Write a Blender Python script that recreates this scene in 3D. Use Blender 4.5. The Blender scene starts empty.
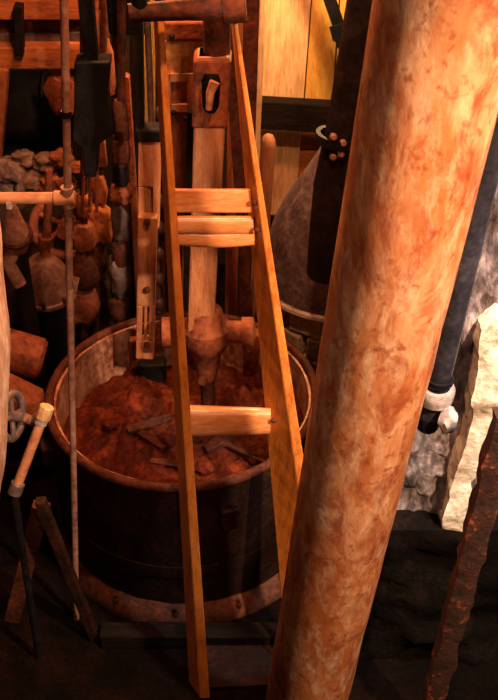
import bpy, bmesh, math, random
from mathutils import Vector, Matrix, noise
C = bpy.context.scene.collection
PI = math.pi
rnd = random.Random(7)

# ------------------------------------------------------------------ camera frame
HC, F = 4.6, 1050.0
PITCH = math.radians(38)
CP, SP = math.cos(PITCH), math.sin(PITCH)
def ray(px, py):
    u = (px-249)/F; v = (py-350)/F
    return Vector((u, CP - v*SP, -SP - v*CP))
def P(px, py, Y):                      # where the sight line meets the upright plane at distance Y
    d = ray(px, py); t = Y/d.y
    return Vector((d.x*t, Y, HC + d.z*t))
def PZ(px, py, z):
    d = ray(px, py); t = (z-HC)/d.z
    return Vector((d.x*t, d.y*t, z))
def mpp(py, Y): return Y/ray(249, py).y/F   # metres per pixel there

# ------------------------------------------------------------------ materials
def mat(name, cols, scale=6, rough=.7, metal=0, bump=.25, stretch=(1,1,1), detail=8, fine=40, spread=.5, spec=.5):
    m = bpy.data.materials.new(name); m.use_nodes = True
    nt = m.node_tree; N = nt.nodes; L = nt.links
    b = N['Principled BSDF']
    tc = N.new('ShaderNodeTexCoord'); mp = N.new('ShaderNodeMapping'); mp.inputs['Scale'].default_value = stretch
    L.new(tc.outputs['Object'], mp.inputs['Vector'])
    n1 = N.new('ShaderNodeTexNoise'); n1.inputs['Scale'].default_value = scale; n1.inputs['Detail'].default_value = detail; n1.inputs['Roughness'].default_value = .65
    n1.inputs['Distortion'].default_value = .4
    n2 = N.new('ShaderNodeTexNoise'); n2.inputs['Scale'].default_value = fine; n2.inputs['Detail'].default_value = 6
    L.new(mp.outputs[0], n1.inputs['Vector']); L.new(mp.outputs[0], n2.inputs['Vector'])
    mx = N.new('ShaderNodeMath'); mx.operation = 'MULTIPLY_ADD'; mx.inputs[1].default_value = .35
    L.new(n2.outputs['Fac'], mx.inputs[0]); 
    m2 = N.new('ShaderNodeMath'); m2.operation = 'MULTIPLY'; m2.inputs[1].default_value = .65
    L.new(n1.outputs['Fac'], m2.inputs[0]); L.new(m2.outputs[0], mx.inputs[2])
    cr = N.new('ShaderNodeValToRGB'); e = cr.color_ramp.elements
    n = len(cols)
    lo, hi = .5-spread/2*.6, .5+spread/2*.6
    while len(e) < n: e.new(.5)
    for i, c in enumerate(cols):
        e[i].position = lo + (hi-lo)*i/max(1, n-1); e[i].color = (*c, 1)
    L.new(mx.outputs[0], cr.inputs[0]); L.new(cr.outputs[0], b.inputs['Base Color'])
    b.inputs['Metallic'].default_value = metal
    rr = N.new('ShaderNodeMapRange'); rr.inputs['To Min'].default_value = max(.05, rough-.15); rr.inputs['To Max'].default_value = min(1, rough+.15)
    L.new(n1.outputs['Fac'], rr.inputs['Value']); L.new(rr.outputs[0], b.inputs['Roughness'])
    b.inputs['Specular IOR Level'].default_value = spec
    if bump:
        bp = N.new('ShaderNodeBump'); bp.inputs['Strength'].default_value = bump; bp.inputs['Distance'].default_value = .02
        L.new(mx.outputs[0], bp.inputs['Height']); L.new(bp.outputs[0], b.inputs['Normal'])
    return m
M = {}
def pipe_mat():
    m = bpy.data.materials.new('pipe_rust'); m.use_nodes = True; nt = m.node_tree; N = nt.nodes; L = nt.links; b = N['Principled BSDF']
    tc = N.new('ShaderNodeTexCoord')
    def nz(scale, st, det=8, rough=.6, dist=.3):
        mp = N.new('ShaderNodeMapping'); mp.inputs['Scale'].default_value = st; L.new(tc.outputs['Object'], mp.inputs['Vector'])
        n = N.new('ShaderNodeTexNoise'); n.inputs['Scale'].default_value = scale; n.inputs['Detail'].default_value = det; n.inputs['Roughness'].default_value = rough; n.inputs['Distortion'].default_value = dist
        L.new(mp.outputs[0], n.inputs['Vector']); return n.outputs['Fac']
    def ramp(f, stops):
        r = N.new('ShaderNodeValToRGB'); e = r.color_ramp.elements
        while len(e) < len(stops): e.new(.5)
        for q, (p, c) in zip(e, stops): q.position = p; q.color = (*c, 1)
        L.new(f, r.inputs[0]); return r.outputs[0]
    def mix(f, a, c):
        x = N.new('ShaderNodeMix'); x.data_type = 'RGBA'; L.new(f, x.inputs[0]); L.new(a, x.inputs[6]); L.new(c, x.inputs[7]); return x.outputs[2]
    base = ramp(nz(2.6, (1.6,1.6,.7)), [(.36,(.26,.062,.020)),(.5,(.42,.135,.048)),(.64,(.52,.24,.13))])
    pale = ramp(nz(13, (1.3,1.3,.45), 10, .7), [(.46,(0,0,0)),(.66,(.7,.7,.7))])
    dark = ramp(nz(6.5, (1.3,1.3,.6), 12, .74, .6), [(.47,(0,0,0)),(.62,(.85,.85,.85))])
    spot_ = ramp(nz(26, (1,1,.8), 6), [(.56,(0,0,0)),(.66,(.7,.7,.7))])
    c1 = ramp(nz(40,(1,1,.5)), [(.3,(.56,.34,.23)),(.7,(.74,.52,.36))])
    c2 = ramp(nz(30,(1,1,.5)), [(.3,(.15,.026,.012)),(.7,(.30,.062,.022))])
    col = mix(dark, mix(pale, base, c1), c2); col = mix(spot_, col, c2)
    L.new(col, b.inputs['Base Color']); b.inputs['Metallic'].default_value = .08
    rr = ramp(nz(9,(1,1,.6)), [(.3,(.26,.26,.26)),(.7,(.46,.46,.46))]); L.new(rr, b.inputs['Roughness'])
    bp = N.new('ShaderNodeBump'); bp.inputs['Strength'].default_value = .3; bp.inputs['Distance'].default_value = .012
    L.new(nz(18,(1,1,.6),10,.7), bp.inputs['Height']); L.new(bp.outputs[0], b.inputs['Normal'])
    return m
M['pipe_rust'] = pipe_mat()
M['rust'] = mat('rust', [(.05,.012,.008),(.22,.05,.02),(.36,.10,.035)], 9, .75, .1, .5)
M['rust_dark'] = mat('rust_dark', [(.014,.005,.004),(.07,.017,.010),(.15,.04,.018)], 8, .75, .2, .5, spec=.25)
M['rust_bright'] = mat('rust_bright', [(.12,.022,.008),(.42,.10,.025),(.5,.17,.05)], 14, .8, 0, .6)
M['tub_iron'] = mat('tub_iron', [(.055,.014,.010),(.17,.045,.026),(.30,.12,.075),(.5,.33,.25)], 4.5, .6, .15, .5, (1,1,1), 10, 30, .8)
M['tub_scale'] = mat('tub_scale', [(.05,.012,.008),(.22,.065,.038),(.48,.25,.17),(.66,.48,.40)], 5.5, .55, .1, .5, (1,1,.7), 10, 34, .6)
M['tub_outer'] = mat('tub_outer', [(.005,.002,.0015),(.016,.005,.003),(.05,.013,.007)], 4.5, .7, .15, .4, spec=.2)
M['flange_rust'] = mat('flange_rust', [(.018,.004,.002),(.075,.018,.007),(.17,.042,.015)], 8, .8, 0, .6)
M['sludge'] = mat('sludge', [(.018,.003,.0015),(.065,.010,.004),(.15,.028,.009)], 7, .9, 0, .7, spec=.08)
M['iron_black'] = mat('iron_black', [(.003,.003,.004),(.008,.007,.009),(.016,.013,.015)], 7, .6, .2, .25, spec=.15)
M['iron_grey'] = mat('iron_grey', [(.05,.032,.035),(.13,.085,.085),(.26,.19,.19)], 7, .5, .4, .4, spread=.6)
M['cone_iron'] = mat('cone_iron', [(.045,.028,.036),(.115,.078,.095),(.22,.16,.19)], 9, .5, .35, .35)
M['cast_pink'] = mat('cast_pink', [(.10,.04,.03),(.26,.12,.09),(.42,.24,.20)], 6, .6, .15, .4)
M['pipe_salmon'] = mat('pipe_salmon', [(.22,.075,.04),(.42,.17,.09),(.52,.24,.14)], 10, .55, .1, .2, (.6,1,1))
M['wood_ladder'] = mat('wood_ladder', [(.30,.075,.012),(.50,.155,.024),(.60,.22,.045)], 5, .45, 0, .15, (6,6,.6), 6, 30)
M['wood_rung'] = mat('wood_rung', [(.42,.135,.045),(.56,.21,.08),(.66,.30,.14)], 5, .25, 0, .10, (.6,6,6), 6, 30)
M['wood_pale'] = mat('wood_pale', [(.38,.19,.09),(.62,.39,.22),(.76,.57,.38)], 5, .65, 0, .35, (5,5,.5), 8, 30)
M['wood_board'] = mat('wood_board', [(.42,.19,.035),(.62,.33,.07),(.72,.44,.12)], 4, .7, 0, .2, (3,3,.7), 8, 30)
M['wood_red'] = mat('wood_red', [(.10,.028,.012),(.27,.08,.028),(.38,.14,.05)], 5, .75, 0, .35, (4,4,.7), 8, 30)
M['wood_red_h'] = mat('wood_red_h', [(.14,.04,.016),(.34,.10,.034),(.48,.18,.06)], 5, .75, 0, .35, (.7,4,4), 8, 30)
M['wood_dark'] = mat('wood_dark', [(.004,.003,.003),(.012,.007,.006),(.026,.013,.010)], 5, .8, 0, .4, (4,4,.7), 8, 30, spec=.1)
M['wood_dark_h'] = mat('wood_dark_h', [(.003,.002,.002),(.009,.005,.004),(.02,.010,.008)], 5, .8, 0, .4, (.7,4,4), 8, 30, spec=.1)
M['wood_shaft'] = mat('wood_shaft', [(.26,.08,.036),(.40,.15,.07),(.50,.24,.13)], 6, .7, 0, .35, (4,4,.6), 8, 40)
M['panel_ochre'] = mat('panel_ochre', [(.26,.095,.026),(.48,.21,.06),(.60,.29,.09)], 20, .8, 0, .3)
M['stone'] = mat('stone', [(.010,.006,.006),(.07,.047,.05),(.22,.17,.18),(.50,.43,.44)], 7, .85, 0, 1, (1.8,1.8,.6), 9, 22, .55)
M['stone_white'] = mat('stone_white', [(.30,.19,.12),(.66,.56,.46),(.86,.82,.76)], 5, .85, 0, .7, spread=.5)
M['stone_shaded'] = mat('stone_shaded', [(.002,.0012,.001),(.005,.003,.0025),(.013,.007,.005)], 6, .9, 0, .8, spec=.08)  # shaded version of the pier stone, darkness is in the colour
M['rock'] = mat('rock', [(.05,.025,.022),(.14,.07,.06),(.26,.16,.14)], 7, .85, 0, .6)
M['rock_red'] = mat('rock_red', [(.10,.022,.010),(.26,.06,.022),(.34,.10,.04)], 7, .85, 0, .6)
M['masonry'] = mat('masonry', [(.16,.10,.075),(.40,.29,.22),(.56,.45,.36)], 7, .85, 0, .6)
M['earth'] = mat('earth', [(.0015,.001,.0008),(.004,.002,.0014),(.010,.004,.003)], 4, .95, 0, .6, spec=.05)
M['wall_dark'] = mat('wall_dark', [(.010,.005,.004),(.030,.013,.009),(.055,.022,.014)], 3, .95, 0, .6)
M['fitting_pale'] = mat('fitting_pale', [(.16,.12,.12),(.36,.29,.29),(.5,.43,.43)], 12, .5, .1, .3)
M['brass'] = mat('brass', [(.42,.22,.10),(.60,.36,.19),(.7,.48,.3)], 14, .4, .2, .2)

# ------------------------------------------------------------------ mesh builder
class MB:
    def __init__(s): s.bm = bmesh.new()
    def box(s, c, size, rot=None):
        r = bmesh.ops.create_cube(s.bm, size=1)
        mt = Matrix.Translation(c) @ (rot.to_4x4() if rot else Matrix()) @ Matrix.Diagonal((*size, 1))
        bmesh.ops.transform(s.bm, matrix=mt, verts=r['verts']); return s
    def hexa(s, a, b):                 # two quads joined into a solid
        va = [s.bm.verts.new(p) for p in a]; vb = [s.bm.verts.new(p) for p in b]; n = len(a)
        s.bm.faces.new(va[::-1]); s.bm.faces.new(vb)
        for i in range(n): s.bm.faces.new((va[i], va[(i+1)%n], vb[(i+1)%n], vb[i]))
        return s
    def loft(s, rings):
        vs = [[s.bm.verts.new(p) for p in r] for r in rings]; n = len(rings[0])
        s.bm.faces.new(vs[0][::-1]); s.bm.faces.new(vs[-1])
        for a, b in zip(vs, vs[1:]):
            for i in range(n): s.bm.faces.new((a[i], a[(i+1)%n], b[(i+1)%n], b[i]))
        return s
    def frame(s, d):
        d = d.normalized(); up = Vector((0,0,1)) if abs(d.z) < .95 else Vector((0,1,0))
        x = d.cross(up).normalized(); y = x.cross(d).normalized(); return x, y
    def bar(s, p0, p1, w, t):          # w across, t in depth
        p0 = Vector(p0); p1 = Vector(p1); d = (p1-p0).normalized()
        x = Vector((1,0,0)) if abs(d.x) < .8 else Vector((0,0,1))
        x = (x - d*x.dot(d)).normalized(); y = d.cross(x)
        q = lambda p: [p-x*w/2-y*t/2, p+x*w/2-y*t/2, p+x*w/2+y*t/2, p-x*w/2+y*t/2]
        return s.hexa(q(p0), q(p1))
    def tube(s, pts, r, seg=20):
        pts = [Vector(p) for p in pts]
        rs = r if isinstance(r, (list, tuple)) else [r]*len(pts)
        rings = []
        for i, p in enumerate(pts):
            d = pts[min(i+1, len(pts)-1)] - pts[max(i-1, 0)]
            if i == 0: x, y = s.frame(d)
            else:
                d = d.normalized(); x = (x - d*x.dot(d)).normalized(); y = x.cross(d).normalized()
            rings.append([p + (x*math.cos(2*PI*k/seg) + y*math.sin(2*PI*k/seg))*rs[i] for k in range(seg)])
        return s.loft(rings)
    def lathe(s, prof, c, axis=Vector((0,0,1)), seg=64, closed=False):
        axis = Vector(axis).normalized(); x, y = s.frame(axis); c = Vector(c); rings = []
        for (r, h) in prof: rings.append([c + axis*h + (x*math.cos(2*PI*k/seg)+y*math.sin(2*PI*k/seg))*max(r, .0005) for k in range(seg)])
        vs = [[s.bm.verts.new(p) for p in rg] for rg in rings]
        pairs = list(zip(vs, vs[1:])) + ([(vs[-1], vs[0])] if closed else [])
        for a, b in pairs:
            for i in range(seg): s.bm.faces.new((a[i], a[(i+1)%seg], b[(i+1)%seg], b[i]))
        if not closed:
            s.bm.faces.new(vs[0][::-1]); s.bm.faces.new(vs[-1])
        return s
    def torus(s, c, axis, R, r, seg=36, k=10):
        prof = [(R + r*math.cos(2*PI*i/k), r*math.sin(2*PI*i/k)) for i in range(k)]
        return s.lathe(prof, c, axis, seg, True)
    def rock(s, c, size, seed=0, rough=.25, sub=3, sq=.0):
        r = bmesh.ops.create_icosphere(s.bm, subdivisions=sub, radius=1)
        o = Vector((seed*7.3, seed*3.1, seed*1.7))
        for v in r['verts']:
            n = v.co.normalized()
            if sq: 
                mxx = max(abs(n.x), abs(n.y), abs(n.z)); n = n.lerp(n/mxx*.9, sq)
            k = 1 + rough*noise.noise(n*1.6+o) + rough*.4*noise.noise(n*4+o)
            v.co = Vector((n.x*size[0]*k, n.y*size[1]*k, n.z*size[2]*k)) + Vector(c)
        return s
    def prism(s, pts, depth):          # front outline extruded along +Y
        return s.hexa([p for p in pts], [p + Vector((0,depth,0)) for p in pts])
    def build(s, name, m, parent=None, smooth=True, bevel=0, origin=None, sub=0):
        bm = s.bm
        bmesh.ops.recalc_face_normals(bm, faces=bm.faces)
        if parent is not None: org = parent['_o']; org = Vector(org)
        else:
            if origin is None:
                xs = [v.co for v in bm.verts]
                origin = Vector(((min(v.x for v in xs)+max(v.x for v in xs))/2, (min(v.y for v in xs)+max(v.y for v in xs))/2, min(v.z for v in xs)))
            org = Vector(origin)
        bmesh.ops.translate(bm, vec=-org, verts=bm.verts)
        me = bpy.data.meshes.new(name); bm.to_mesh(me); bm.free()
        if smooth:
            me.shade_smooth()
        o = bpy.data.objects.new(name, me); C.objects.link(o); me.materials.append(m)
        if smooth:
            try: me.set_sharp_from_angle(angle=math.radians(38))
            except Exception: pass
        if parent is not None: o.parent = parent
        else: o.location = org
        o['_o'] = tuple(org)
        if bevel:
            bv = o.modifiers.new('bevel', 'BEVEL'); bv.width = bevel; bv.segments = 2; bv.limit_method = 'ANGLE'
        if sub:
            sb = o.modifiers.new('sub', 'SUBSURF'); sb.levels = sub; sb.render_levels = sub
        return o
def tag(o, label, cat, group=None, kind=None):
    o['label'] = label; o['category'] = cat
    if group: o['group'] = group
    if kind: o['kind'] = kind
    return o
def thing(name, label, cat, loc, group=None):
    o = bpy.data.objects.new(name, None); C.objects.link(o); o.location = loc; o['_o'] = tuple(loc); o.empty_display_size = .1
    return tag(o, label, cat, group)
def struct(o): o['kind'] = 'structure'; return o
def rough_up(o, amp, sc, cuts=0):
    me = o.data; bm = bmesh.new(); bm.from_mesh(me)
    if cuts: bmesh.ops.subdivide_edges(bm, edges=bm.edges[:], cuts=cuts, use_grid_fill=True)
    bm.normal_update(); off = Vector(o['_o'])
    mv = [(v, v.normal.copy()) for v in bm.verts]
    for v, n in mv: v.co += n*amp*(noise.noise((v.co+off)*sc) + .5*noise.noise((v.co+off)*sc*2.7))
    bm.to_mesh(me); bm.free(); return o
def vline(px0, py0, px1, py1, Y, z0, z1, Y1=None):      # a leaning upright through two seen points, run from height z0 to z1
    a = P(px0, py0, Y); b = P(px1, py1, Y if Y1 is None else Y1)
    f = lambda z: a + (b-a)*((z-a.z)/(b.z-a.z))
    return f(z0), f(z1)
def ubox(px0, py0, px1, py1, Y, thick):                  # upright box with its front face at distance Y
    pm = (py0+py1)/2
    x0 = P(px0, pm, Y).x; x1 = P(px1, pm, Y).x; z1 = P(0, py0, Y).z; z0 = P(0, py1, Y).z
    return Vector(((x0+x1)/2, Y+thick/2, (z0+z1)/2)), Vector((x1-x0, thick, z1-z0))

# ================================================================== SETTING
XL, XR, YF, YB, ZC = -2.6, 2.3, -1.2, 7.0, 5.6
T = .15
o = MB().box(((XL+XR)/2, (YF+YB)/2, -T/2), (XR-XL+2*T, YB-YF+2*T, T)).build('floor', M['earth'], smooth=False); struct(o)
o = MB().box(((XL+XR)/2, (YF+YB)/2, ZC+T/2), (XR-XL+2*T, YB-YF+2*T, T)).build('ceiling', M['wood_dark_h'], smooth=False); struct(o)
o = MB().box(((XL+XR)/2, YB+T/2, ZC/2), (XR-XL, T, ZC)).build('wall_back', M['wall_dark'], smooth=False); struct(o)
o = MB().box((XL-T/2, (YF+YB)/2, ZC/2), (T, YB-YF, ZC)).build('wall_left', M['wall_dark'], smooth=False); struct(o)
o = MB().box((XR+T/2, (YF+YB)/2, ZC/2), (T, YB-YF, ZC)).build('wall_right', M['wall_dark'], smooth=False); struct(o)
o = MB().box(((XL+XR)/2, YF-T/2, ZC/2), (XR-XL, T, ZC)).build('wall_front', M['wall_dark'], smooth=False); struct(o)

# ================================================================== GREAT PIPE
a, b = vline(449, 0, 308, 690, 2.57, 0, ZC, 2.80)
r0 = .183
t = thing('rusty_pipe', 'huge rusty iron pipe slanting down the right foreground', 'pipe', a)
n = 40
m = MB(); m.tube([a.lerp(b, i/n) for i in range(n+1)], r0, 64)
o = m.build('pipe_body', M['pipe_rust'], t); rough_up(o, .004, 5)
# ================================================================== TUB
TC = Vector((PZ(182, 398, 1.0).x, 4.27, 0)); R = .745
t = thing('grinding_tub', 'large round rusty iron tub on a flanged base behind the ladder', 'tub', TC)
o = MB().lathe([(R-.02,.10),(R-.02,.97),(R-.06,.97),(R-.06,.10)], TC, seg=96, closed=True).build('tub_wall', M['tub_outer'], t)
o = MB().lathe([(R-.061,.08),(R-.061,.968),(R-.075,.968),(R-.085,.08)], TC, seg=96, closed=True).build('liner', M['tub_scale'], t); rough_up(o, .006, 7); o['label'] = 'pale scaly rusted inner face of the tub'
o = MB().torus(TC+Vector((0,0,.975)), (0,0,1), R-.038, .024, 96, 12).build('rim', M['rust_dark'], t); o['label'] = 'rounded worn rim'
o = MB().lathe([(.02,0),(R+.035,0),(R+.035,.05),(R-.0,.10),(R-.02,.13),(.02,.13)], TC, seg=96).build('base_flange', M['flange_rust'], t); fln = o; rough_up(o, .006, 9); o['label'] = 'orange rusted base flange'
o = MB().lathe([(R-.02,.34),(R-.015,.34),(R-.015,.42),(R-.02,.42)], TC, seg=96, closed=True).build('hoop', M['tub_outer'], t)
for k in range(14):
    an = 2*PI*(k+.4)/14; c = TC + Vector((math.cos(an), math.sin(an), 0))*(R+.012)
    MB().lathe([(.016,.05),(.016,.10),(.009,.10),(.009,.13)], c, seg=6).build('flange_bolt', M['rust_dark'], fln)
for an in (200, 290):                 # lifting lugs on the side of the tub
    an = math.radians(an); c = TC + Vector((math.cos(an), math.sin(an), 0))*(R-.01) + Vector((0,0,.78))
    MB().box(c, (.10,.10,.14), Matrix.Rotation(an, 3, 'Z')).build('lug', M['tub_outer'], t, bevel=.012)
# contents
bm = bmesh.new(); ns, nr = 128, 56
rad = R-.078
prev = None
def hgt(x, y):
    rr = math.hypot(x, y)/rad
    h = .69 + .07*(1-rr) - .05*max(0, y/rad)
    h += .06*noise.noise(Vector((x*5, y*5, 1))) + .06*abs(noise.noise(Vector((x*11, y*8, 5)))) + .022*noise.noise(Vector((x*34, y*30, 3)))
    return h
rows = []
for i in range(nr+1):
    rr = rad*i/nr
    rows.append([bm.verts.new((rr*math.cos(2*PI*k/ns), rr*math.sin(2*PI*k/ns), hgt(rr*math.cos(2*PI*k/ns), rr*math.sin(2*PI*k/ns)))) for k in range(ns)] if i else [bm.verts.new((0,0,hgt(0,0)))])
for i in range(nr):
    for k in range(ns):
        if i == 0: bm.faces.new((rows[0][0], rows[1][k], rows[1][(k+1)%ns]))
        else: bm.faces.new((rows[i][k], rows[i+1][k], rows[i+1][(k+1)%ns], rows[i][(k+1)%ns]))
low = [bm.verts.new((rad*math.cos(2*PI*k/ns), rad*math.sin(2*PI*k/ns), .14)) for k in range(ns)]
for k in range(ns): bm.faces.new((rows[nr][k], low[k], low[(k+1)%ns], rows[nr][(k+1)%ns]))
bm.faces.new(low[::-1])
bmesh.ops.translate(bm, vec=TC, verts=bm.verts)
mb = MB(); mb.bm.free(); mb.bm = bm
o = mb.build('ore_sludge', M['sludge']); tag(o, 'lumpy dried reddish ore sludge filling the iron tub', 'ore', kind='stuff')
# scraps on the sludge
def on_sludge(px, py):
    p = PZ(px, py, .74); return Vector((p.x, p.y, hgt(p.x-TC.x, p.y-TC.y)))
scr = [('scrap_board','broken reddish board lying across the ore by the left ladder rail', (128,436,172,424), .06, .022, 'rust_dark'),
       ('scrap_board','short dark bent iron scrap on the ore left of the broken board', (140,440,165,452), .05, .03, 'rust_dark'),
       ('scrap_board','thin reddish stick on the ore under the round rung', (222,446,268,464), .026, .02, 'rust_dark'),
       ('scrap_board','flat rusted strap on the ore near the front rim of the tub', (150,462,200,468), .045, .015, 'rust_dark'),
       ('scrap_board','dark curled plate on the ore right of the left ladder rail', (205,452,235,442), .07, .03, 'rust_dark')]
for nm, lb, (x0,y0,x1,y1), w, th, mt in scr:
    p0 = on_sludge(x0,y0); p1 = on_sludge(x1,y1)
    p0.z += th*.7; p1.z += th*.7
    mid = (p0+p1)/2; mid.z = max(mid.z, hgt(mid.x-TC.x, mid.y-TC.y)+th*.6)
    mb = MB(); d = (p1-p0).normalized(); sx = Vector((-d.y, d.x, 0)).normalized(); up = Vector((0,0,1))
    rg = []
    for q, k in ((p0,.8),(p0.lerp(mid,.6),1),(mid,1.05),(mid.lerp(p1,.5),.95),(p1,.6)):
        rg.append([q-sx*w/2*k-up*th/2, q+sx*w/2*k-up*th/2, q+sx*w/2*k+up*th/2, q-sx*w/2*k+up*th/2])
    o = mb.loft(rg).build('broken_board' if 'board' in lb.split('of')[0] or 'stick' in lb else 'iron_scrap', M[mt], bevel=.004)
    tag(o, lb, 'scrap')
for i, (px, py, s, lb) in enumerate([(165,444,.05,'fist sized red ore lump beside the broken board'), (110,425,.04,'small ore lump near the left inside of the tub'),
                                     (205,470,.045,'ore lump near the front rim beside the left rail'), (255,455,.05,'ore lump under the right end of the round rung')]):
    p = on_sludge(px, py); o = MB().rock(p+Vector((0,0,s*.5)), (s*1.2, s, s*.7), i+3, .35).build('ore_lump', M['sludge']); tag(o, lb, 'ore lump')
# timber sill under the front of the tub & boards
p0 = PZ(78, 640, .0); p1 = PZ(285, 628, .0)
yS = TC.y - R - .12
o = MB().box((.0, yS, .05), (1.55, .10, .10)).build('timber_sill', M['wood_dark_h'], bevel=.01); tag(o, 'dark timber sill lying along the floor in front of the tub', 'timber')
pc = PZ(240, 664, .0)
o = MB().box((pc.x, pc.y-.02, .015), (.42, .26, .03), Matrix.Rotation(.05,3,'Z')).build('floor_board', M['tub_outer'], bevel=.004); tag(o, 'reddish brown board on the dark floor beside the ladder foot', 'board')

# ================================================================== LADDER
YFOOT, KL = 3.06, (3.92-3.06)/3.19
def PL(px, py, off=0):
    d = ray(px, py); y0 = YFOOT+off          # Y = y0 + z*KL
    t = (y0 + HC*KL)/(d.y - d.z*KL); return Vector((d.x*t, d.y*t, HC + d.z*t))
t = thing('wooden_ladder', 'narrow wooden ladder with splayed varnished rails leaning over the iron tub', 'ladder', (-.1, YFOOT, 0))
def at_line(x0,y0,x1,y1,y): return x0+(x1-x0)*(y-y0)/(y1-y0)
def footpx(off):                               # where the plane meets the floor
    lo, hi = 500, 900
    for _ in range(40):
        mid = (lo+hi)/2
        if PL(249, mid, off).z > 0: lo = mid
        else: hi = mid
    return lo
def rail(fr, fl, bl, dep):
    yt, yb = 16, footpx(0); yb2 = footpx(dep)
    L = lambda l, y: at_line(*l, y)
    a = [PL(L(fr,yb),yb), PL(L(fl,yb),yb), PL(L(bl,yb2),yb2,dep), PL(L(bl,yb2)+(L(fr,yb)-L(fl,yb)),yb2,dep)]
    c = [PL(L(fr,yt),yt), PL(L(fl,yt),yt), PL(L(bl,yt),yt,dep), PL(L(bl,yt)+(L(fr,yt)-L(fl,yt)),yt,dep)]
    n = 24
    return MB().loft([[p.lerp(q, i/n) for p, q in zip(a, c)] for i in range(n+1)])
LR = dict(fr=(164,16,207,650), fl=(157,16,197,650), bl=(153,16,187,650))
RR = dict(fr=(237,18,303,450), fl=(232.5,18,293,450), bl=(230.5,18,268,450))
o = rail(LR['fr'], LR['fl'], LR['bl'], .10).build('rail', M['wood_ladder'], t, smooth=False, bevel=.006)
o = rail(RR['fr'], RR['fl'], RR['bl'], .14).build('rail', M['wood_ladder'], t, smooth=False, bevel=.006)
def xl(y): return at_line(*LR['fl'], y)+4
def xr(y): return at_line(*RR['bl'], y)+5
# upper flat step
def step(y0, y1, th, off, name, mt, bev=.006):
    a0, a1 = PL(xl(y0), y0, off), PL(xl(y1), y1, off); b0, b1 = PL(xr(y0), y0, off+.03), PL(xr(y1), y1, off+.03)
    nn = (a1-a0).cross(b0-a0).normalized()
    if nn.y < 0: nn = -nn
    q = lambda p0, p1: [p0, p1, p1+nn*th, p0+nn*th]
    return MB().loft([[u.lerp(v, i/8) for u, v in zip(q(a0,a1), q(b0,b1))] for i in range(9)]).build(name, M[mt], t, smooth=False, bevel=bev)
step(190, 213, .03, .035, 'step', 'wood_rung')
# rounded, worn step right below
def rstep(yc, hw, off, name, mt, r=(1,1), sq=.75, sag=0):
    m = MB(); rings = []; N = 14
    for i in range(N+1):
        f = i/N; y = yc
        p = PL(xl(y), y, off).lerp(PL(xr(y), y, off+.03), f)
        p.z -= sag*math.sin(PI*f)
        mp = (PL(249,yc-hw,off)-PL(249,yc+hw,off)).length/2*(r[0]+(r[1]-r[0])*f)
        up = Vector((0, KL, 1)).normalized(); dp = Vector((0, 1, -KL)).normalized()
        rings.append([p + up*math.copysign(abs(math.sin(2*PI*k/24))**.6, math.sin(2*PI*k/24))*mp + dp*math.copysign(abs(math.cos(2*PI*k/24))**sq, math.cos(2*PI*k/24))*mp*.55 for k in range(24)])
    return m.loft(rings).build(name, M[mt], t)
rstep(225, 9, .05, 'step', 'wood_rung')
rstep(237, 8, .055, 'step', 'wood_rung', sag=.012)
rstep(421, 13.5, .05, 'rung', 'wood_rung', (1.12,.9))
for (x, y) in ((176,420),(182,200)):
    p = PL(x, y, .03)
for (y,) in ((421,),(203,),(230,)):
    p = PL(xr(y)+2, y, .02); 
    MB().lathe([(.012,-.012),(.012,.0),(.006,.006)], p, Vector((-1,-.7,0)), 10).build('bolt_head', M['rust_dark'], t)
# iron bar across the top
p0 = P(128, 13, 3.78); p1 = P(242, 7, 3.86)
pt = thing('iron_bar', 'dark thick iron bar lying across the ladder top', 'bar', p0.lerp(p1,.5))
MB().tube([p0.lerp(p1,i/6) for i in range(7)], [.034,.034,.036,.038,.042,.042,.042], 20).build('bar_body', M['cast_pink' if 0 else 'rust_dark'], pt)
MB().tube([P(222,8,3.86), P(246,6,3.86)], .058, 20).build('collar', M['rust_dark'], pt, bevel=.006)
h0 = P(226, 8, 3.86); MB().tube([h0, Vector((h0.x, h0.y, ZC))], .03, 14).build('hanger', M['iron_black'], pt)
h0 = P(140, 12, 3.79); MB().tube([h0, Vector((h0.x, h0.y, ZC))], .03, 14).build('hanger', M['iron_black'], pt)

# ================================================================== DRIVE SHAFT above the tub
YS = 4.55
t = thing('drive_shaft', 'square timber drive shaft hanging behind the ladder down into the tub', 'shaft', P(207, 330, YS))
a, b = vline(213, 50, 199, 370, YS, 1.28, P(0, 52, YS).z, YS-.18)
m = MB(); N = 20
wt, wb = 33*mpp(60, YS), 25*mpp(330, YS)
ring = lambda p, w: [p+Vector((-w/2,-w*.42,0)), p+Vector((w/2,-w*.42,0)), p+Vector((w/2,w*.42,0)), p+Vector((-w/2,w*.42,0))]
o = m.loft([ring(a.lerp(b,i/N), wb+(wt-wb)*i/N) for i in range(N+1)]).build('shaft_timber', M['wood_shaft'], t, smooth=False, bevel=.012)
wsh = wt
d = (b-a).normalized()
o = MB().loft([ring(b-d*.33, wt*1.10), ring(b-d*.02, wt*1.14), ring(b, wt*1.0)]).build('socket', M['rust'], t, smooth=False, bevel=.014); o['label'] = 'reddish iron socket'
c = b + Vector((.02,.012,0))
o = MB().tube([c-d*.05, Vector((c.x+.03, c.y, ZC))], .062, 20).build('upper_rod', M['rust_dark'], t)
# latch in a slot
fc = P(211, 93, YS - wt*.55)
o = MB().lathe([(.033,-.09),(.045,-.06),(.045,.06),(.033,.09)], fc+Vector((0,.012,0)), (0.04,0,1), 16).build('slot', M['iron_black'], t)
o2 = MB().tube([fc+Vector((.02,-.05,.075)), fc+Vector((.0,-.06,.03)), fc+Vector((-.01,-.06,-.05))], [.024,.02,.016], 12).build('latch', M['pipe_salmon'], o)
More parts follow.
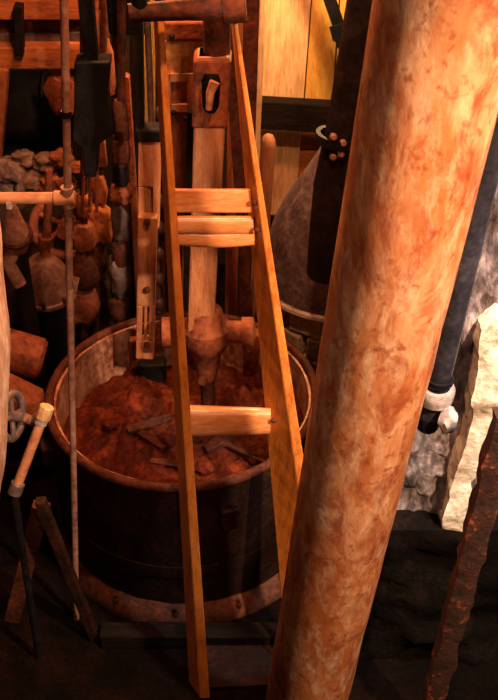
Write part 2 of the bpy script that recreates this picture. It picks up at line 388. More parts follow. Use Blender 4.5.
# hub & lugs
hb = P(206, 333, 4.42)
o = MB().lathe([(.05,-.30),(.07,-.20),(.085,-.10),(.115,-.07),(.13,-.02),(.13,.05),(.10,.08),(.09,.14),(.07,.16)], hb, seg=28).build('hub', M['rust'], t)
for sgn, ln in ((-1,.24),(1,.26)):
    l = MB().lathe([(.06,.08),(.06,ln-.07),(.08,ln-.07),(.08,ln-.01),(.045,ln)], hb+Vector((0,0,.01)), (sgn,-.05,0.02), 22).build('lug', M['rust'], t)
sp = P(200, 385, 4.36)
o = MB().tube([hb-Vector((0,0,.25)), sp], [.05,.022], 14).build('spindle', M['rust_dark'], t)
MB().tube([hb-Vector((0,0,.25)), Vector((hb.x, hb.y, .70))], .04, 14).build('spindle', M['rust_dark'], t)
# right side narrow hanger with foot block
a, b = vline(244, 255, 249, 325, 4.75, P(0,338,4.75).z, 2.7)
t = thing('hanger_rod', 'narrow red brown iron hanger with square foot between hub and right ladder rail', 'hanger', a)
MB().bar(a, b, .05, .04).build('strap', M['rust_dark'], t, bevel=.005)
MB().box(a+Vector((.015,0,-.02)), (.085,.08,.13)).build('foot', M['rust'], t, bevel=.012)
MB().bar(b, Vector((b.x, b.y, ZC)), .05, .04).build('strap', M['rust_dark'], t)

# ================================================================== SLOTTED LINK over the back of the tub
def slotted(m, p0, p1, w, th, slots):        # p0 top; slots as (f0,f1) along it
    d = p1-p0; cuts = [0]
    for s0, s1 in slots: cuts += [s0, s1]
    cuts.append(1); x = Vector((1,0,0))
    for i in range(len(cuts)-1):
        a, b = p0+d*cuts[i], p0+d*cuts[i+1]
        if i % 2 == 0: m.bar(a, b, w, th)
        else:
            m.bar(a-x*w*.34, b-x*w*.34, w*.32, th); m.bar(a+x*w*.34, b+x*w*.34, w*.32, th)
            m.bar(a, b, w*.16, th*.7); m.bar(a+(b-a)*.0, a+(b-a)*.06, w*.5, th*.7)
    return m
YL = 4.62
lk = P(147, 350, YL)
t = thing('link_arm', 'long slotted wooden link arm hanging over the back rim of the tub', 'link arm', lk)
w1 = 22*mpp(150, YL); w2 = 18*mpp(300, YL)
o = slotted(MB(), P(150,128,YL), P(149,225,YL), w1, .07, [(.56,.90)]).build('upper_link', M['wood_shaft'], t, bevel=.006, smooth=False)
o = slotted(MB(), P(148,215,YL-.06), P(145,356,YL-.06), w2, .06, [(.60,.86)]).build('lower_link', M['wood_shaft'], t, bevel=.006, smooth=False)
for y, Yq in ((222,YL-.1),(290,YL-.1),(345,YL-.1)):
    MB().lathe([(.018,-.01),(.018,.006),(.008,.01)], P(147,y,Yq), (0,-1,.3), 10).build('pin', M['rust_dark'], t)
o = MB().box(P(150,132,YL), (w1*1.25,.10,.07)).build('cap', M['iron_black'], t, bevel=.015)
a, b = vline(140,60,141,128,YL,P(0,130,YL).z,ZC); MB().bar(a, b, .035, .05).build('rod', M['iron_black'], t)
# bracket under it against the inside of the tub
o = MB().box(P(135,352,4.79)+Vector((0,0,0)), (.055,.05,.20)).build('rim_bracket', M['rust'], bevel=.008); tag(o, 'small rusty bracket clipped at the back rim left of the link arm', 'bracket')
p = on_sludge(152, 372)
o = MB().box((p.x, p.y+.03, p.z+.05), (.16,.10,.13)).build('iron_block', M['iron_black'], bevel=.012); tag(o, 'black iron block on the ore right under the link arm', 'block')

# chain/grey rod right of link
a, b = vline(160,215,159,300,4.95,P(0,312,4.95).z,2.55)
t = thing('bumpy_rod', 'thin purplish grey knobbly rod between link arm and left ladder rail', 'rod', a)
MB().tube([a, Vector((b.x,b.y,ZC))], .016, 10).build('rod', M['iron_grey'], t)
for i in range(9): MB().rock(a.lerp(b, .04+.11*i), (.028,.028,.045), i, .2, 2).build('knob', M['iron_grey'], t)

# ================================================================== STAMPS (rods with collars) behind, left of the ladder
def stamp(name, label, pxt, pyt, pxb, pyb, Y, parts, rod_r, mt_rod, grp=None, z_low=None):
    zb = P(0, pyb, Y).z if z_low is None else z_low
    a, b = vline(pxt, pyt, pxb, pyb, Y, zb, ZC)
    t = thing(name, label, 'stamp', a, grp)
    MB().tube([a, b], rod_r, 16).build('stem', M[mt_rod], t)
    for nm, py, hp, wp, mt, sh in parts:
        z = P(0, py, Y).z; p = a+(b-a)*((z-a.z)/(b.z-a.z)); k = mpp(py, Y); h = hp*k/.85; w = wp*k
        if sh == 'round': MB().lathe([(w*.36,-h/2),(w*.5,-h*.38),(w*.5,h*.38),(w*.36,h/2)], p, seg=20).build(nm, M[mt], t)
        elif sh == 'block': MB().box(p, (w, w*.8, h)).build(nm, M[mt], t, bevel=w*.12)
        elif sh == 'lump':
            o = MB().rock(p, (w/2, w*.45, h/2), py, .3, 3, .5).build(nm, M[mt], t)
        elif sh == 'bell': MB().lathe([(w*.2,h/2),(w*.32,h*.3),(w*.5,-h*.1),(w*.52,-h*.35),(w*.4,-h/2)], p, seg=24).build(nm, M[mt], t)
        elif sh == 'taper': MB().lathe([(w*.28,h/2),(w*.36,h*.1),(w*.5,0),(w*.5,-h*.4),(w*.42,-h/2)], p, seg=24).build(nm, M[mt], t)
    return t
stamp('stamp', 'knobbly rusted stamp rod with stacked collars left of the link arm', 121,140,120,310,5.1,
      [('collar',122,40,15,'rust_dark','round'),('collar',150,22,17,'rust_dark','block'),('tappet',176,18,14,'iron_black','round'),('tappet',194,16,24,'rust','lump'),('collar',222,38,19,'iron_grey','lump'),
       ('collar',254,24,17,'rust_dark','round'),('boss',276,44,22,'iron_grey','lump'),('shoe',308,22,24,'rust_dark','lump')], .022, 'rust_dark', 'stamps behind the tub', 0)
stamp('stamp', 'ochre rusted stamp with broad foot and thin rods left of the knobbly one', 100,170,98,245,5.45,
      [('collar',110,20,12,'rust_dark','round'),('collar',150,30,11,'rust','block'),('tappet',190,34,15,'rust_bright','lump'),('boss',222,40,28,'rust_bright','lump'),('shoe',262,40,22,'rust_dark','lump')], .02, 'rust_dark', 'stamps behind the tub', 0)
stamp('stamp', 'tall rusty orange stamp head with rounded bottom beside the black post', 104,20,104,95,5.6,
      [('boss',52,74,19,'rust','taper')], .03, 'rust_dark', 'stamps behind the tub')
stamp('stamp', 'dark rusty stamp with bulbous foot just right of the thin standing pipe', 84,200,84,320,5.3,
      [('collar',205,24,16,'rust_bright','lump'),('tappet',236,30,24,'rust','lump'),('boss',268,34,28,'rust_dark','bell'),('shoe',305,38,30,'rust','lump')], .022, 'rust_dark', 'stamps behind the tub', 0)
for i, x in enumerate((83, 90, 97)):
    a, b = vline(x, 172, x, 205, 5.2, P(0,212,5.2).z, ZC)
    o = MB().tube([a, b], .010, 10).build('thin_rod', M['rust']); tag(o, ['leftmost of three thin rods hanging under the black casing','middle of three thin rods hanging under the black casing','rightmost of three thin rods hanging under the black casing'][i], 'rod', 'thin rods under the black casing')
# dark casing
YC_ = 5.0
pts = [(74,62),(110,62),(107,95),(112,135),(98,146),(96,178),(84,178),(82,150),(72,140),(74,100)]
t = thing('gear_casing', 'black wedge shaped iron casing above the three thin rods', 'casing', P(92,178,YC_))
MB().prism([P(x,y,YC_) for x, y in pts], .12).build('casing', M['iron_black'], t, smooth=False, bevel=.01)
p = P(92,62,YC_+.06); MB().box((p.x, p.y, (p.z+ZC)/2), (.07,.07,ZC-p.z)).build('hanger', M['iron_black'], t)
# black posts
def post(name, label, pxt, pyt, pxb, pyb, wpx, Y, th, mt, z0=0, z1=ZC, cat='post', grp=None, bev=.008):
    a, b = vline(pxt, pyt, pxb, pyb, Y, z0, z1)
    o = MB().bar(a, b, wpx*mpp(pyt, Y), th).build(name, M[mt], smooth=False, bevel=bev); tag(o, label, cat, grp); return o
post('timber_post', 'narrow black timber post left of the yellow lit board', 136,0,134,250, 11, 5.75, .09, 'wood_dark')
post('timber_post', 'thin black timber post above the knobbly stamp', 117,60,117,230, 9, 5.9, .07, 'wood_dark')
c, s = ubox(106, -30, 144, 36, 5.15, .12)
o = MB().box(c, s).build('iron_crosshead', M['iron_black'], bevel=.015); tag(o, 'big blue black iron block at the top left of the ladder', 'block')
p = c.copy(); 
c, s = ubox(114, 35, 125, 62, 5.2, .05)
o = MB().box(c, s).build('rust_plate', M['rust'], bevel=.006); tag(o, 'small reddish rust plate hanging under the blue black block', 'plate')
W0 = P(131,150,5.6); W1 = P(121,150,5.6); W0.z = W1.z = 0
o = MB().hexa([P(124,76,5.6),P(129,78,5.6),W0,W1], [q+Vector((0,.06,0)) for q in (P(124,76,5.6),P(129,78,5.6),W0,W1)]).build('pointed_bar', M['rust'], bevel=.004, smooth=False); tag(o, 'narrow pointed reddish iron bar standing between the two thin black posts', 'bar')
q = [P(148,42,6.5),P(151,42,6.5),P(155,118,6.5),P(142,118,6.5)]; 
o = post('lit_board', 'narrow bright yellow board seen in the gap left of the ladder', 149,0,149,120, 13, 6.5, .04, 'wood_board', 0, ZC, 'board')
post('timber_post', 'dark brown timber post just left of the ladder top', 160,40,161,180, 9, 5.05, .08, 'rust_dark')

# ================================================================== PANEL behind the ladder
t = thing('panel_post', 'upright wooden post with ochre panel and recessed box seen between ladder rails', 'panel', P(180,300,5.3)*1)
a, b = vline(180,20,181,190,5.36,0,ZC)
MB().bar(a, b, 30*mpp(100,5.3), .08).build('post', M['wood_red'], t, smooth=False, bevel=.008)
def bx(px0,py0,px1,py1,Y,th,nm,mt,par,bev=.006):
    c, s = ubox(px0,py0,px1,py1,Y,th); return MB().box(c, s).build(nm, M[mt], par, smooth=False, bevel=bev)
bx(164,22,206,41,5.24,.10,'top_board','rust',t,.012); bx(165,41,206,74,5.27,.06,'panel','panel_ochre',t)
c, s = ubox(164,74,194,112,5.25,.09)
mm = MB(); wx = s.x*.22
for sx in (-1,1): mm.box(c+Vector((sx*(s.x/2-wx/2),0,0)), (wx, s.y, s.z))
mm.box(c+Vector((0,0,s.z*.40)), (s.x*.6, s.y, s.z*.2)); mm.box(c-Vector((0,0,s.z*.40)), (s.x*.6, s.y, s.z*.2)); mm.box(c+Vector((0,.03,0)), (s.x*.6,.02,s.z*.7))
mm.build('recessed_box', M['wood_shaft'], t, smooth=False)
for (x,y) in ((172,36),(186,118),(174,112)):
    MB().lathe([(.014,0),(.014,.012),(.005,.02)], P(x,y,5.24), (0,-1,0), 10).build('bolt', M['iron_black'], t)
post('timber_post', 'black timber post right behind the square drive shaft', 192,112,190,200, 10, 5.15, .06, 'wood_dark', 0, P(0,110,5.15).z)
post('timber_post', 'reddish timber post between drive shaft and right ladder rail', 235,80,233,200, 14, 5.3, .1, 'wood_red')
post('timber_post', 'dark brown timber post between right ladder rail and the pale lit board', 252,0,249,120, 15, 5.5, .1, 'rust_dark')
post('timber_post', 'thin orange post edge just left of the pale lit board', 263,0,258,110, 7, 6.0, .08, 'wood_pale')

a, b = vline(268,140,264,200,5.74,0,P(0,134,5.74).z)
k = mpp(160,5.74)
m = MB().tube([a, b-Vector((0,0,.08)), b-Vector((0,0,.035)), b-Vector((0,0,.01)), b], [7.5*k,7.5*k,6.8*k,4.5*k,1.5*k], 24)
o = m.build('round_post', M['wood_shaft']); tag(o, 'round topped wooden post just right of the right ladder rail below the black rail', 'post')
# ================================================================== BACK BOARDS right
def board(name, label, tl, tr, br, bl, Y, mt, th=.035):
    pts = [P(*tl,Y),P(*tr,Y),P(*br,Y),P(*bl,Y)]
    o = MB().prism(pts, th).build(name, M[mt], smooth=False, bevel=.003); return tag(o, label, 'board', 'wall boards at the back right')
board('wall_board', 'pale lit wide wall board, left one of the pair behind the tub', (271,-200),(326,-200),(295,215),(251,215), 6.55, 'wood_pale')
board('wall_board', 'yellow lit wall board with a black strap across its top', (327.5,-200),(352,-200),(332,104),(304.5,104), 6.55, 'wood_board')
board('wall_board', 'orange strip of board beside the black strap next to the dark flue', (353,-200),(385,-200),(372,110),(333.5,110), 6.58, 'wood_board')
board('wall_board', 'short orange board under the black rail, left of the dark flue', (303,104.5),(345,104.5),(340,149),(299,149), 6.56, 'wood_red_h')
board('wall_board', 'lower orange board just above the conical iron hood', (299,152),(350,152),(345,220),(296,220), 6.56, 'wood_red_h')
p0, p1 = P(284,112,6.38), P(352,118,6.38)
o = MB().bar(P(254,112,6.40), P(356,118,6.40), .2, .10).build('timber_rail', M['wood_dark_h'], smooth=False, bevel=.01); tag(o, 'black horizontal timber rail crossing the lit boards', 'rail')
t = thing('iron_strap', 'black ragged iron strap slanting across the yellow board', 'strap', P(345,52,6.2))
MB().bar(P(316,-40,6.3)+(P(316,-40,6.3)-P(350,58,6.3))*((ZC-P(0,-40,6.3).z)/(P(0,-40,6.3).z-P(0,58,6.3).z)), P(350,58,6.3), .075, .02).build('strap', M['iron_black'], t, smooth=False)
MB().bar(P(331,34,6.27), P(346,30,6.27), .09, .015).bar(P(336,44,6.27), P(345,40,6.27), .06, .02).build('cleat', M['iron_black'], t, smooth=False)

# ================================================================== CONE HOOD on stone pedestal
YH = 5.2
bz = P(0, 277, YH).z
hc = Vector((P(338, 277, YH).x, YH, bz)); tz = P(0, 120, YH).z
hh = tz-bz; Rb = .46
t = thing('iron_hood', 'purplish grey conical iron hood behind the huge pipe', 'hood', hc)
N = 14; prof = [(Rb+.012,0),(Rb+.012,.03),(Rb-.005,.035)]
for f, q in ((.06,.99),(.14,.965),(.25,.92),(.36,.85),(.46,.76),(.56,.64),(.66,.51),(.76,.385),(.86,.28),(.94,.22),(1,.20)):
    prof.append((Rb*q, hh*f))
o = MB().lathe(prof, hc, seg=48).build('cone', M['cone_iron'], t); rough_up(o, .006, 6)
o = MB().torus(hc+Vector((0,0,.02)), (0,0,1), Rb+.01, .022, 48, 8).build('bottom_rim', M['fitting_pale'], t); o['label'] = 'pale worn bottom rim'
fa = P(324, 272, 4.42); fb = P(332,185,4.38); fm = P(345,120,4.4); fe = P(366, 0, 4.3)
fd = (fe-fm); fz = Vector((fe.x+.02, fe.y, ZC))
t = thing('black_flue', 'black iron flue pipe half hidden behind the left edge of the huge pipe', 'flue', fb)
MB().tube([fa, P(327,235,4.38), fb, fm, fe, fz], [.088,.088,.088,.080,.080,.080], 24).build('flue', mat('flue_iron', [(.004,.003,.004),(.014,.009,.010),(.035,.02,.02)], 6, .6, .2, .25, spec=.2), t)
fl = P(337,138,4.38)
flg = MB().lathe([(.075,-.02),(.102,-.02),(.102,.02),(.08,.02)], fl, fm-fb, 28, True).build('flange', M['iron_black'], t)
for (x, y) in ((333.5,137),(341,154),(333,157),(343,143)):
    MB().lathe([(.017,-.02),(.017,.014),(.010,.022)], P(x,y,4.30), (0,-1,.3), 8).build('bolt', M['cast_pink'], flg)
# pedestal of rough stones
t = thing('stone_pedestal', 'round rough stone pedestal under the conical iron hood', 'pedestal', Vector((hc.x, hc.y, 0)))
m = MB(); zz = 0; row = 0
m.lathe([(.36,0),(.36,bz-.02)], (hc.x,hc.y,0), seg=24)
while zz < bz-.03:
    h = min(.155, bz-.012-zz); nb = 11
    for k in range(nb):
        an = 2*PI*(k+.5*(row%2))/nb + .2; c = Vector((hc.x+math.cos(an)*.37, hc.y+math.sin(an)*.37, zz+h/2))
        bb = MB(); m2 = bmesh.ops.create_cube(m.bm, size=1)
        bmesh.ops.transform(m.bm, matrix=Matrix.Translation(c) @ Matrix.Rotation(an+rnd.uniform(-.06,.06),4,'Z') @ Matrix.Diagonal((.13+rnd.uniform(0,.02),.205,h-.014,1)), verts=m2['verts'])
    zz += h; row += 1
o = m.build('masonry', M['masonry'], t, smooth=False, bevel=.012)

# ================================================================== RIGHT: stone pier, black pipe, rusty bar
YP = 3.35
a = P(404, 420, YP)
px0, px1 = a.x-.06, 2.25
zlow = .95
t = thing('stone_pier', 'rough grey stone pier at the right edge with one white face', 'pier', Vector((1.0, YP+.3, 0)))
m = MB(); m.box(((px0+px1)/2, YP+.45, (zlow+ZC)/2), (px1-px0, .8, ZC-zlow))
o = m.build('rubble_face', M['stone'], t); bm = bmesh.new(); bm.from_mesh(o.data); bmesh.ops.subdivide_edges(bm, edges=bm.edges[:], cuts=70, use_grid_fill=True); bm.to_mesh(o.data); bm.free(); o.data.shade_smooth()
rough_up(o, .06, 4.2); rough_up(o, .04, 13)
# white strip standing proud of the rubble
pts = [(482,330),(500,322),(520,330),(512,380),(494,437),(484,455),(468,500),(460,541),(441,536),(452,484),(468,438),(477,372)]
m = MB(); m.prism([P(x,y,YP-.07) for x, y in pts], .16); o = m.build('white_face', M['stone_white'], t); bm = bmesh.new(); bm.from_mesh(o.data); bmesh.ops.triangulate(bm, faces=bm.faces[:]); [bmesh.ops.subdivide_edges(bm, edges=[e for e in bm.edges if e.calc_length() > .03], cuts=1) for _ in range(4)]; bmesh.ops.triangulate(bm, faces=bm.faces[:]); bm.to_mesh(o.data); bm.free(); o.data.shade_smooth(); rough_up(o, .025, 9); o['label'] = 'white flat stone face'
m = MB(); m.box(((px0+px1)/2-.02, YP+.40, (zlow+.03)/2), (px1-px0+.1, .92, zlow+.03)); o = m.build('shaded_footing', M['stone_shaded'], t); rough_up(o, .07, 3.2, 22); rough_up(o, .03, 11); o['label'] = 'lower stones with shade painted in as dark colour'  # near-black colour stands in for the light fading low on the pier
# black pipe
a, b = vline(489, 150, 437, 380, 2.95, P(0, 415, 3.0).z, ZC, 3.0)
t = thing('black_pipe', 'black iron pipe with pale coupling running beside the huge rusty pipe', 'pipe', a)
kk = mpp(300,2.97)
MB().tube([a.lerp(b,i/10) for i in range(11)], 14.5*kk, 28).build('pipe_body', mat('black_pipe_paint', [(.012,.011,.016),(.028,.025,.036),(.06,.052,.068)], 7, .38, .3, .2), t)
cp = P(436, 392, 2.99); dd = (b-a).normalized()
o = MB().lathe([(14*kk,-.035),(19*kk,-.035),(20*kk,-.01),(20*kk,.02),(18*kk,.035),(14*kk,.035)], cp, dd, 28, True).build('coupling', M['fitting_pale'], t); o['label'] = 'pale grey coupling ring'
MB().rock(cp+Vector((.045,-.06,-.09)), (.035,.04,.06), 5, .35).build('sealant', M['fitting_pale'], o)
MB().lathe([(13*kk,-.01),(16*kk,-.01),(16*kk,.01),(13*kk,.01)], cp+dd*.07, dd, 28, True).build('ring', M['iron_black'], t)
# elbow that turns into the pier
MB().tube([a+dd*.02, a-dd*.05, a-dd*.09+Vector((.0,.06,0)), a-dd*.10+Vector((.02,.42,0))], [14*kk,13.5*kk,13*kk,13*kk], 20).build('elbow', M['iron_black'], t)
# rusty bar
a, b = vline(498, 450, 436, 690, 2.72, 0, P(0, 415, 2.7).z, 2.80)
t = thing('rusty_rail', 'crusted orange rusted iron bar leaning at the lower right corner', 'bar', a)
b2 = b.copy()
m = MB(); rg = []; N = 46
for i in range(N+1):
    f = i/N; p = a.lerp(b2, f); ww = .046*(1+.35*noise.noise(Vector((f*14,2,0)))); dd2 = .03
    rg.append([p+Vector((-ww,-dd2,0)), p+Vector((ww*.2,-dd2*1.3,0)), p+Vector((ww,-dd2,0)), p+Vector((ww,dd2,0)), p+Vector((-ww,dd2,0))])
o = m.loft(rg).build('bar', mat('crusted_rust', [(.008,.004,.003),(.03,.008,.005),(.05,.011,.006),(.42,.09,.015)], 11, .75, .1, .8, spread=.6), t); rough_up(o, .012, 22)

# ================================================================== LEFT foreground
YR = 3.55
a, b = vline(64, 5, 75, 545, YR, 0, ZC)
pz = P(0,198,YR).z; jx = a+(b-a)*((pz-a.z)/(b.z-a.z))
t = thing('standing_pipe', 'thin rusty standing pipe with a salmon side branch left of the tub', 'pipe', a)
MB().tube([a.lerp(b,i/12) for i in range(13)], 3.7*mpp(300,YR), 14).build('upright', M['cast_pink'], t)
pl = P(-4,198.5,YR)
MB().tube([jx, Vector((XL+.0, pl.y, pl.z))], 6*mpp(198,YR), 20).build('side_branch', M['pipe_salmon'], t)
MB().tube([jx+Vector((-.055,0,0)), jx+Vector((.028,0,0))], 7.5*mpp(198,YR), 18).build('tee_joint', M['pipe_salmon'], t, bevel=.004)
MB().tube([jx+Vector((0,0,-.04)), jx+Vector((0,0,.05))], .026, 18).build('tee_joint', M['cast_pink'], t, bevel=.004)
z1 = P(0,114,YR).z; k1 = a+(b-a)*((z1-a.z)/(b.z-a.z)); MB().tube([k1-Vector((0,0,.012)), k1+Vector((0,0,.012))], .02, 12).build('joint', M['iron_black'], t)
z1 = P(9,205,YR-.02); MB().box(z1, (.018,.018,.028)).build('clip', M['fitting_pale'], t)
# pump
YQ = 5.0
pc = P(47, 283, YQ); k = mpp(283,YQ)
t = thing('pump', 'bulbous cast iron pump body with upright stem left of the standing pipe', 'pump', Vector((pc.x,pc.y,0)))
pbd = MB().lathe([(9*k,.19),(14*k,.17),(21*k,.10),(26*k,.0),(27*k,-.035),(29*k,-.04),(29*k,-.065),(26*k,-.075),(20*k,-.14),(10*k,-.17)], pc, (-.04,-.18,1), 36).build('body', M['cast_pink'], t)
MB().tube([P(45,262,YQ), P(48,208,YQ), P(49,170,YQ)], [5*k,4*k,3.6*k], 14).build('stem', M['rust'], t)
MB().tube([P(45.5,246,YQ), P(46,236,YQ)], 7.5*k, 16).build('gland', M['rust'], t, bevel=.005)
for an in range(0,360,45):
    q = pc + Vector((math.cos(math.radians(an))*28*k, math.sin(math.radians(an))*28*k-.0, -.052 - math.sin(math.radians(an))*28*k*-.0))
    MB().lathe([(.014,-.02),(.014,.03),(.008,.034)], q+Vector((0,0,.0)), (0,-.15,1), 6).build('flange_bolt', M['rust_dark'], pbd)
MB().tube([pc-Vector((0,0,.12)), Vector((pc.x,pc.y,0))], .13, 20).build('pedestal', M['iron_black'], t)
MB().tube([pc+Vector((.1,0,.0)), P(78,286,YQ)], 9*k, 16).build('outlet', M['cast_pink'], t)
# flask-like valve at left
vc = P(15, 232, 4.7); k = mpp(232,4.7)
t = thing('valve_body', 'pear shaped rusty valve casting at the left edge under the salmon pipe', 'valve', Vector((vc.x,vc.y,0)))
MB().lathe([(4*k,.17),(6*k,.14),(8*k,.10),(13*k,.02),(14*k,-.05),(11*k,-.11),(7*k,-.13)], vc, (.05,-.05,1), 28).build('body', M['cast_pink'], t)
MB().torus(vc-Vector((0,0,.02)), (.05,-.5,1), 14*k, .018, 28, 8).build('ring', M['rust_dark'], t)
MB().tube([vc-Vector((0,0,.10)), P(8,262,4.66), P(20,285,4.64)], [9*k,8*k,7*k], 16).build('elbow', M['cast_pink'], t)
MB().tube([vc-Vector((0,0,.10)), Vector((vc.x,vc.y,0))], .05, 14).build('standpipe', M['iron_black'], t)
# red cylinders
def hpipe(name, label, p0, p1, r, mt, cat='pipe'):
    p0 = Vector(p0); p1 = Vector(p1); d = (p1-p0).normalized()
    L = p0 - d*((p0.x-XL-.13)/d.x)
    o = MB().tube([L, p0, p1-d*.02, p1], [r, r, r, r*.85], 28).build(name, M[mt]); rough_up(o, .004, 8); return tag(o, label, cat)
hpipe('cast_pipe', 'upper thick reddish horizontal pipe ending left of the tub', P(8,350,4.53), P(43,360,4.53), .118, 'rust')
hpipe('cast_pipe', 'lower thick reddish horizontal pipe touching the left side of the tub', P(4,394,4.3), P(36,409,4.3), .115, 'rust')
# handwheel valve
hw = P(12, 416, 3.45)
t = thing('handwheel_valve', 'pinkish grey handwheel valve at the left edge beside the pale post', 'valve', hw)
ax = Vector((1,-.25,.12)).normalized()
whl = MB().torus(hw, ax, .10, .018, 32, 10).build('handwheel', M['iron_grey'], t)
xx, yy = MB().frame(ax)
for q in range(4):
    an = q*PI/2+.4; MB().tube([hw, hw+(xx*math.cos(an)+yy*math.sin(an))*.10], .012, 8).build('spoke', M['iron_grey'], whl)
MB().tube([hw+ax*.06, hw-ax*.10], [.022,.03], 14).build('spindle', M['iron_grey'], t)
MB().tube([hw+ax*.05, P(32,421,3.5)], .022, 14).build('stem', M['cast_pink'], t)
MB().tube([hw-ax*.08, Vector((XL, hw.y+.2, hw.z))], .04, 14).build('feed_pipe', M['rust'], t)
# lever
p0, p1 = P(46, 409, 3.46), P(14, 494, 3.32)
t = thing('lever_pipe', 'slanting salmon lever pipe with pale end fittings left of the tub', 'lever', p1)
MB().tube([p0, p1], 5*mpp(450,3.4), 18).build('lever', M['pipe_salmon'], t)
d = (p1-p0).normalized()
o = MB().tube([p0-d*.015, p0+d*.05], 8*mpp(410,3.4), 8).build('hex_nut', M['brass'], t, bevel=.004)
o = MB().tube([p0+d*.05, p0+d*.075], 6.5*mpp(410,3.4), 16).build('collar', M['fitting_pale'], t)
o = MB().tube([p1-d*.06, p1+d*.0], 7*mpp(490,3.4), 16).build('end_cap', M['iron_grey'], t, bevel=.004)
MB().tube([p1, Vector((p1.x-.03,p1.y-.02,0))], .018, 12).build('stay', M['iron_black'], t)
MB().tube([p0, P(32,421,3.5)], .02, 12).build('stub', M['cast_pink'], t)
# pale post at the left edge
YW = 3.2
a, b = vline(-18, 250, -14, 680, YW, 0, ZC)
m = MB(); rg = []; N = 90
def burl(z):
    ks = [(0,9),(P(0,600,YW).z,9),(P(0,500,YW).z,17),(P(0,450,YW).z,25),(P(0,340,YW).z,27),(P(0,250,YW).z,19),(P(0,180,YW).z,12),(ZC+1,10)]
    for (z0,r0_),(z1,r1_) in zip(ks, ks[1:]):
        if z0 <= z <= z1: f = (z-z0)/(z1-z0); f = f*f*(3-2*f); return r0_+(r1_-r0_)*f
    return 10
for i in range(N+1):
    f = i/N; p = a.lerp(b, f); ww = burl(p.z)*mpp(350,YW)*(1+.06*noise.noise(Vector((0,3,f*20)))+.03*noise.noise(Vector((0,8,f*60))))
    rg.append([p+Vector((math.cos(2*PI*k/20)*ww, math.sin(2*PI*k/20)*ww*.8, 0)) for k in range(20)])
o = m.loft(rg).build('log_post', mat('log_wood', [(.22,.09,.06),(.42,.22,.16),(.58,.38,.30)], 5, .75, 0, .5, (4,4,.6), 9, 30)); tag(o, 'pale weathered log post at the left edge', 'post')
# low dark timbers, bottom left
a, b = vline(40,510,26,565,3.55,0,P(0,505,3.55).z); o = MB().bar(a, b, .085, .06).build('leaning_plank', M['rust_dark'], smooth=False, bevel=.006); tag(o, 'short brown plank leaning in the dark at lower left', 'plank')
a, b = vline(48,520,76,590,3.42,0,P(0,500,3.42).z); o = MB().bar(a, b, .05, .05).build('iron_brace', M['tub_outer'], smooth=False, bevel=.006); tag(o, 'dark iron brace slanting against the left side of the tub base', 'brace')

# ================================================================== BIN, DRUM, ROCKS top left
YB_ = 6.0
t = thing('timber_bin', 'orange brown timber bin frame at the top left with dark boards inside', 'frame', P(45,70,YB_))
bx(-60,-2,93,20,YB_,.12,'top_rail','wood_red_h',t); bx(-60,48,93,69,YB_-.02,.12,'bottom_rail','wood_red_h',t)
a, b = vline(90,0,88,69,YB_-.03,P(0,69,YB_).z,ZC); MB().bar(a,b,.06,.1).build('post', M['wood_red'], t, smooth=False, bevel=.006)
a, b = vline(19,10,20,50,YB_-.03,P(0,52,YB_).z,P(0,2,YB_).z); MB().bar(a,b,.05,.08).build('post', M['iron_black'], t, smooth=False, bevel=.006)
bx(-60,19,92,34,YB_+.10,.04,'back_board','rust_dark',t); bx(-60,33,92,49,YB_+.08,.04,'back_board','cone_iron',t)
a, b = vline(2,66,-4,135,YB_,0,P(0,66,YB_).z); MB().bar(a,b,.09,.1).build('leg', M['wood_red'], t, smooth=False, bevel=.006)
a, b = vline(84,66,80,135,YB_+.1,0,P(0,66,YB_).z); MB().bar(a,b,.09,.1).build('leg', M['wood_dark'], t, smooth=False, bevel=.006)
# rust blob hanging right under the frame
o = MB().rock(P(62,92,6.05), (.10,.06,.17), 2, .4).build('rust_lump', M['rust']); tag(o, 'reddish lump hanging below the timber frame behind the standing pipe', 'lump')
# drum
dz = P(30,108,6.4)
t = thing('iron_drum', 'black iron drum lying below the timber frame', 'drum', Vector((dz.x,dz.y,dz.z-.25)))
MB().lathe([(.20,-.42),(.24,-.42),(.24,.36),(.20,.36)], dz, (1,0,.0), 40).build('drum', M['iron_black'], t)
for x in (-.15,.12): MB().torus(dz+Vector((x,0,0)), (1,0,0), .24, .012, 40, 8).build('hoop', M['iron_black'], t)
for x in (-.3,.25): MB().box((dz.x+x, dz.y, (dz.z-.22)/2), (.10,.3,dz.z-.22)).build('cradle', M['wood_dark'], t, smooth=False)
# shelf of rock in front of drum
RY = 5.75
sz = P(0,200,RY).z
o = MB().box((P(20,200,RY).x-.25, RY+.10, sz/2), (1.45, .20, sz)).build('rock_ledge', M['wall_dark'], smooth=False); rough_up(o, .03, 6, 10); tag(o, 'dark rough ledge carrying the broken rocks at left', 'ledge')
rk = [(8,170,24,'rock','purplish grey rock with pale streaks at the left edge'),(30,182,20,'rock','grey rock second from the left edge on the ledge'),(24,158,16,'rock','brownish grey rock perched above the others'),
      (50,184,17,'rock_red','red rock in the middle of the ledge'),(66,184,15,'rock_red','red rock next to the standing pipe'),(44,162,17,'rock','dull rock behind the red rocks'),
      (62,158,17,'rock_red','flat red brick piece at the back by the standing pipe'),(6,190,16,'rock','small grey rock just above the salmon pipe'),(78,168,11,'rock_red','small red rock right of the standing pipe')]
for i, (x, y, s, mt, lb) in enumerate(rk):
    Yr = RY+(.08 if y > 165 else .13)
    p = P(x, y, Yr); s = s*mpp(y, Yr)*.62
    o = MB().rock(p, (s*1.15, s, s*.85), i+20, .45, 3, .35).build('rock', M[mt]); tag(o, lb, 'rock', 'rocks on the ledge')
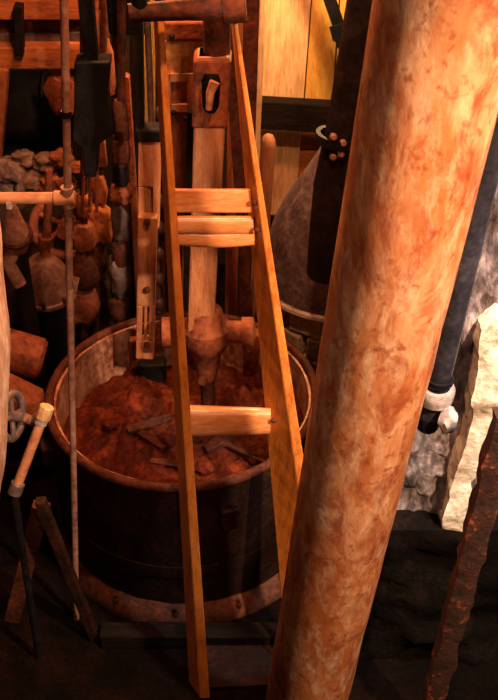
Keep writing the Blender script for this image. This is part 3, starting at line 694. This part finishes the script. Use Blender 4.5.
# hand tools / castings behind: big rusty wheel half in the dark under the stamps
wl = P(66,226,5.58)
t = thing('flywheel', 'half hidden rusty spoked wheel behind the standing pipe', 'wheel', wl)
wrm = MB().torus(wl, (.2,-1,.1), .20, .03, 40, 10).build('wheel_rim', M['rust'], t)
for q in range(5):
    an = q*2*PI/5; MB().tube([wl, wl+Vector((math.cos(an)*.2, .04*math.cos(an), math.sin(an)*.2))], .018, 8).build('spoke', M['rust'], wrm)
MB().tube([wl+Vector((0,.08,0)), wl-Vector((.0,.08,0))], .05, 16).build('hub', M['rust'], t)
MB().tube([wl, Vector((wl.x, RY-.03, wl.z))], .03, 12).build('axle', M['rust_dark'], t)

# ================================================================== LIGHT
def spot(loc, tgt, e, col, ang=60, blend=.6, rad=.08):
    l = bpy.data.lights.new('lamp', 'SPOT'); l.energy = e; l.color = col; l.spot_size = math.radians(ang); l.spot_blend = blend; l.shadow_soft_size = rad
    o = bpy.data.objects.new('lamp', l); C.objects.link(o); o.location = loc
    o.rotation_euler = (Vector(tgt)-Vector(loc)).to_track_quat('-Z','Y').to_euler(); return o
def point(loc, e, col, rad=.08):
    l = bpy.data.lights.new('lamp', 'POINT'); l.energy = e; l.color = col; l.shadow_soft_size = rad
    o = bpy.data.objects.new('lamp', l); C.objects.link(o); o.location = loc; return o
RED = (1,.36,.13)
spot((1.95,.9,4.7), (.42,2.55,2.2), 1450, (1,.66,.37), 70, .9, .07)             # lamp on the right, by the great pipe
spot((.5,.0,4.9), (.02,3.5,1.9), 190, (1,.66,.42), 46, 1, .04)               # unseen flash right of the camera, raised to brighten the ladder edges
point((.16,3.0,5.2), 400, (1,.46,.19), .07)                                 # bulb over the ladder and tub
point((.45,5.84,3.25), 210, (1,.60,.24), .08)                               # bulb over the back boards
point((-.62,5.12,3.8), 360, RED, .10)                                        # red fill light added to brighten the machinery, no bulb known there
spot((1.9,2.2,4.9), (1.05,3.4,1.95), 700, (1,.92,.86), 34, .6, .08)          # daylight leak on the pier
W = bpy.data.worlds.new('World'); bpy.context.scene.world = W; W.use_nodes = True
W.node_tree.nodes['Background'].inputs[0].default_value = (.02,.008,.006,1); W.node_tree.nodes['Background'].inputs[1].default_value = .3

# ================================================================== CAMERA
cam = bpy.data.cameras.new('camera'); co = bpy.data.objects.new('camera', cam); C.objects.link(co)
cam.sensor_fit = 'VERTICAL'; cam.sensor_height = 36; cam.sensor_width = 24; cam.lens = 36*F/700
co.location = (0,0,HC); co.rotation_euler = (PI/2-PITCH, 0, 0); cam.clip_start = .05
cam.dof.use_dof = True; cam.dof.focus_distance = 4.0; cam.dof.aperture_fstop = 6.3
bpy.context.scene.camera = co
vs = bpy.context.scene.view_settings
bpy.context.scene.display_settings.display_device = 'sRGB'
vs.view_transform = 'Standard'; vs.look = 'None'; vs.exposure = 0; vs.gamma = 1; vs.use_curve_mapping = False
for o in bpy.data.objects:
    if '_o' in o: del o['_o']
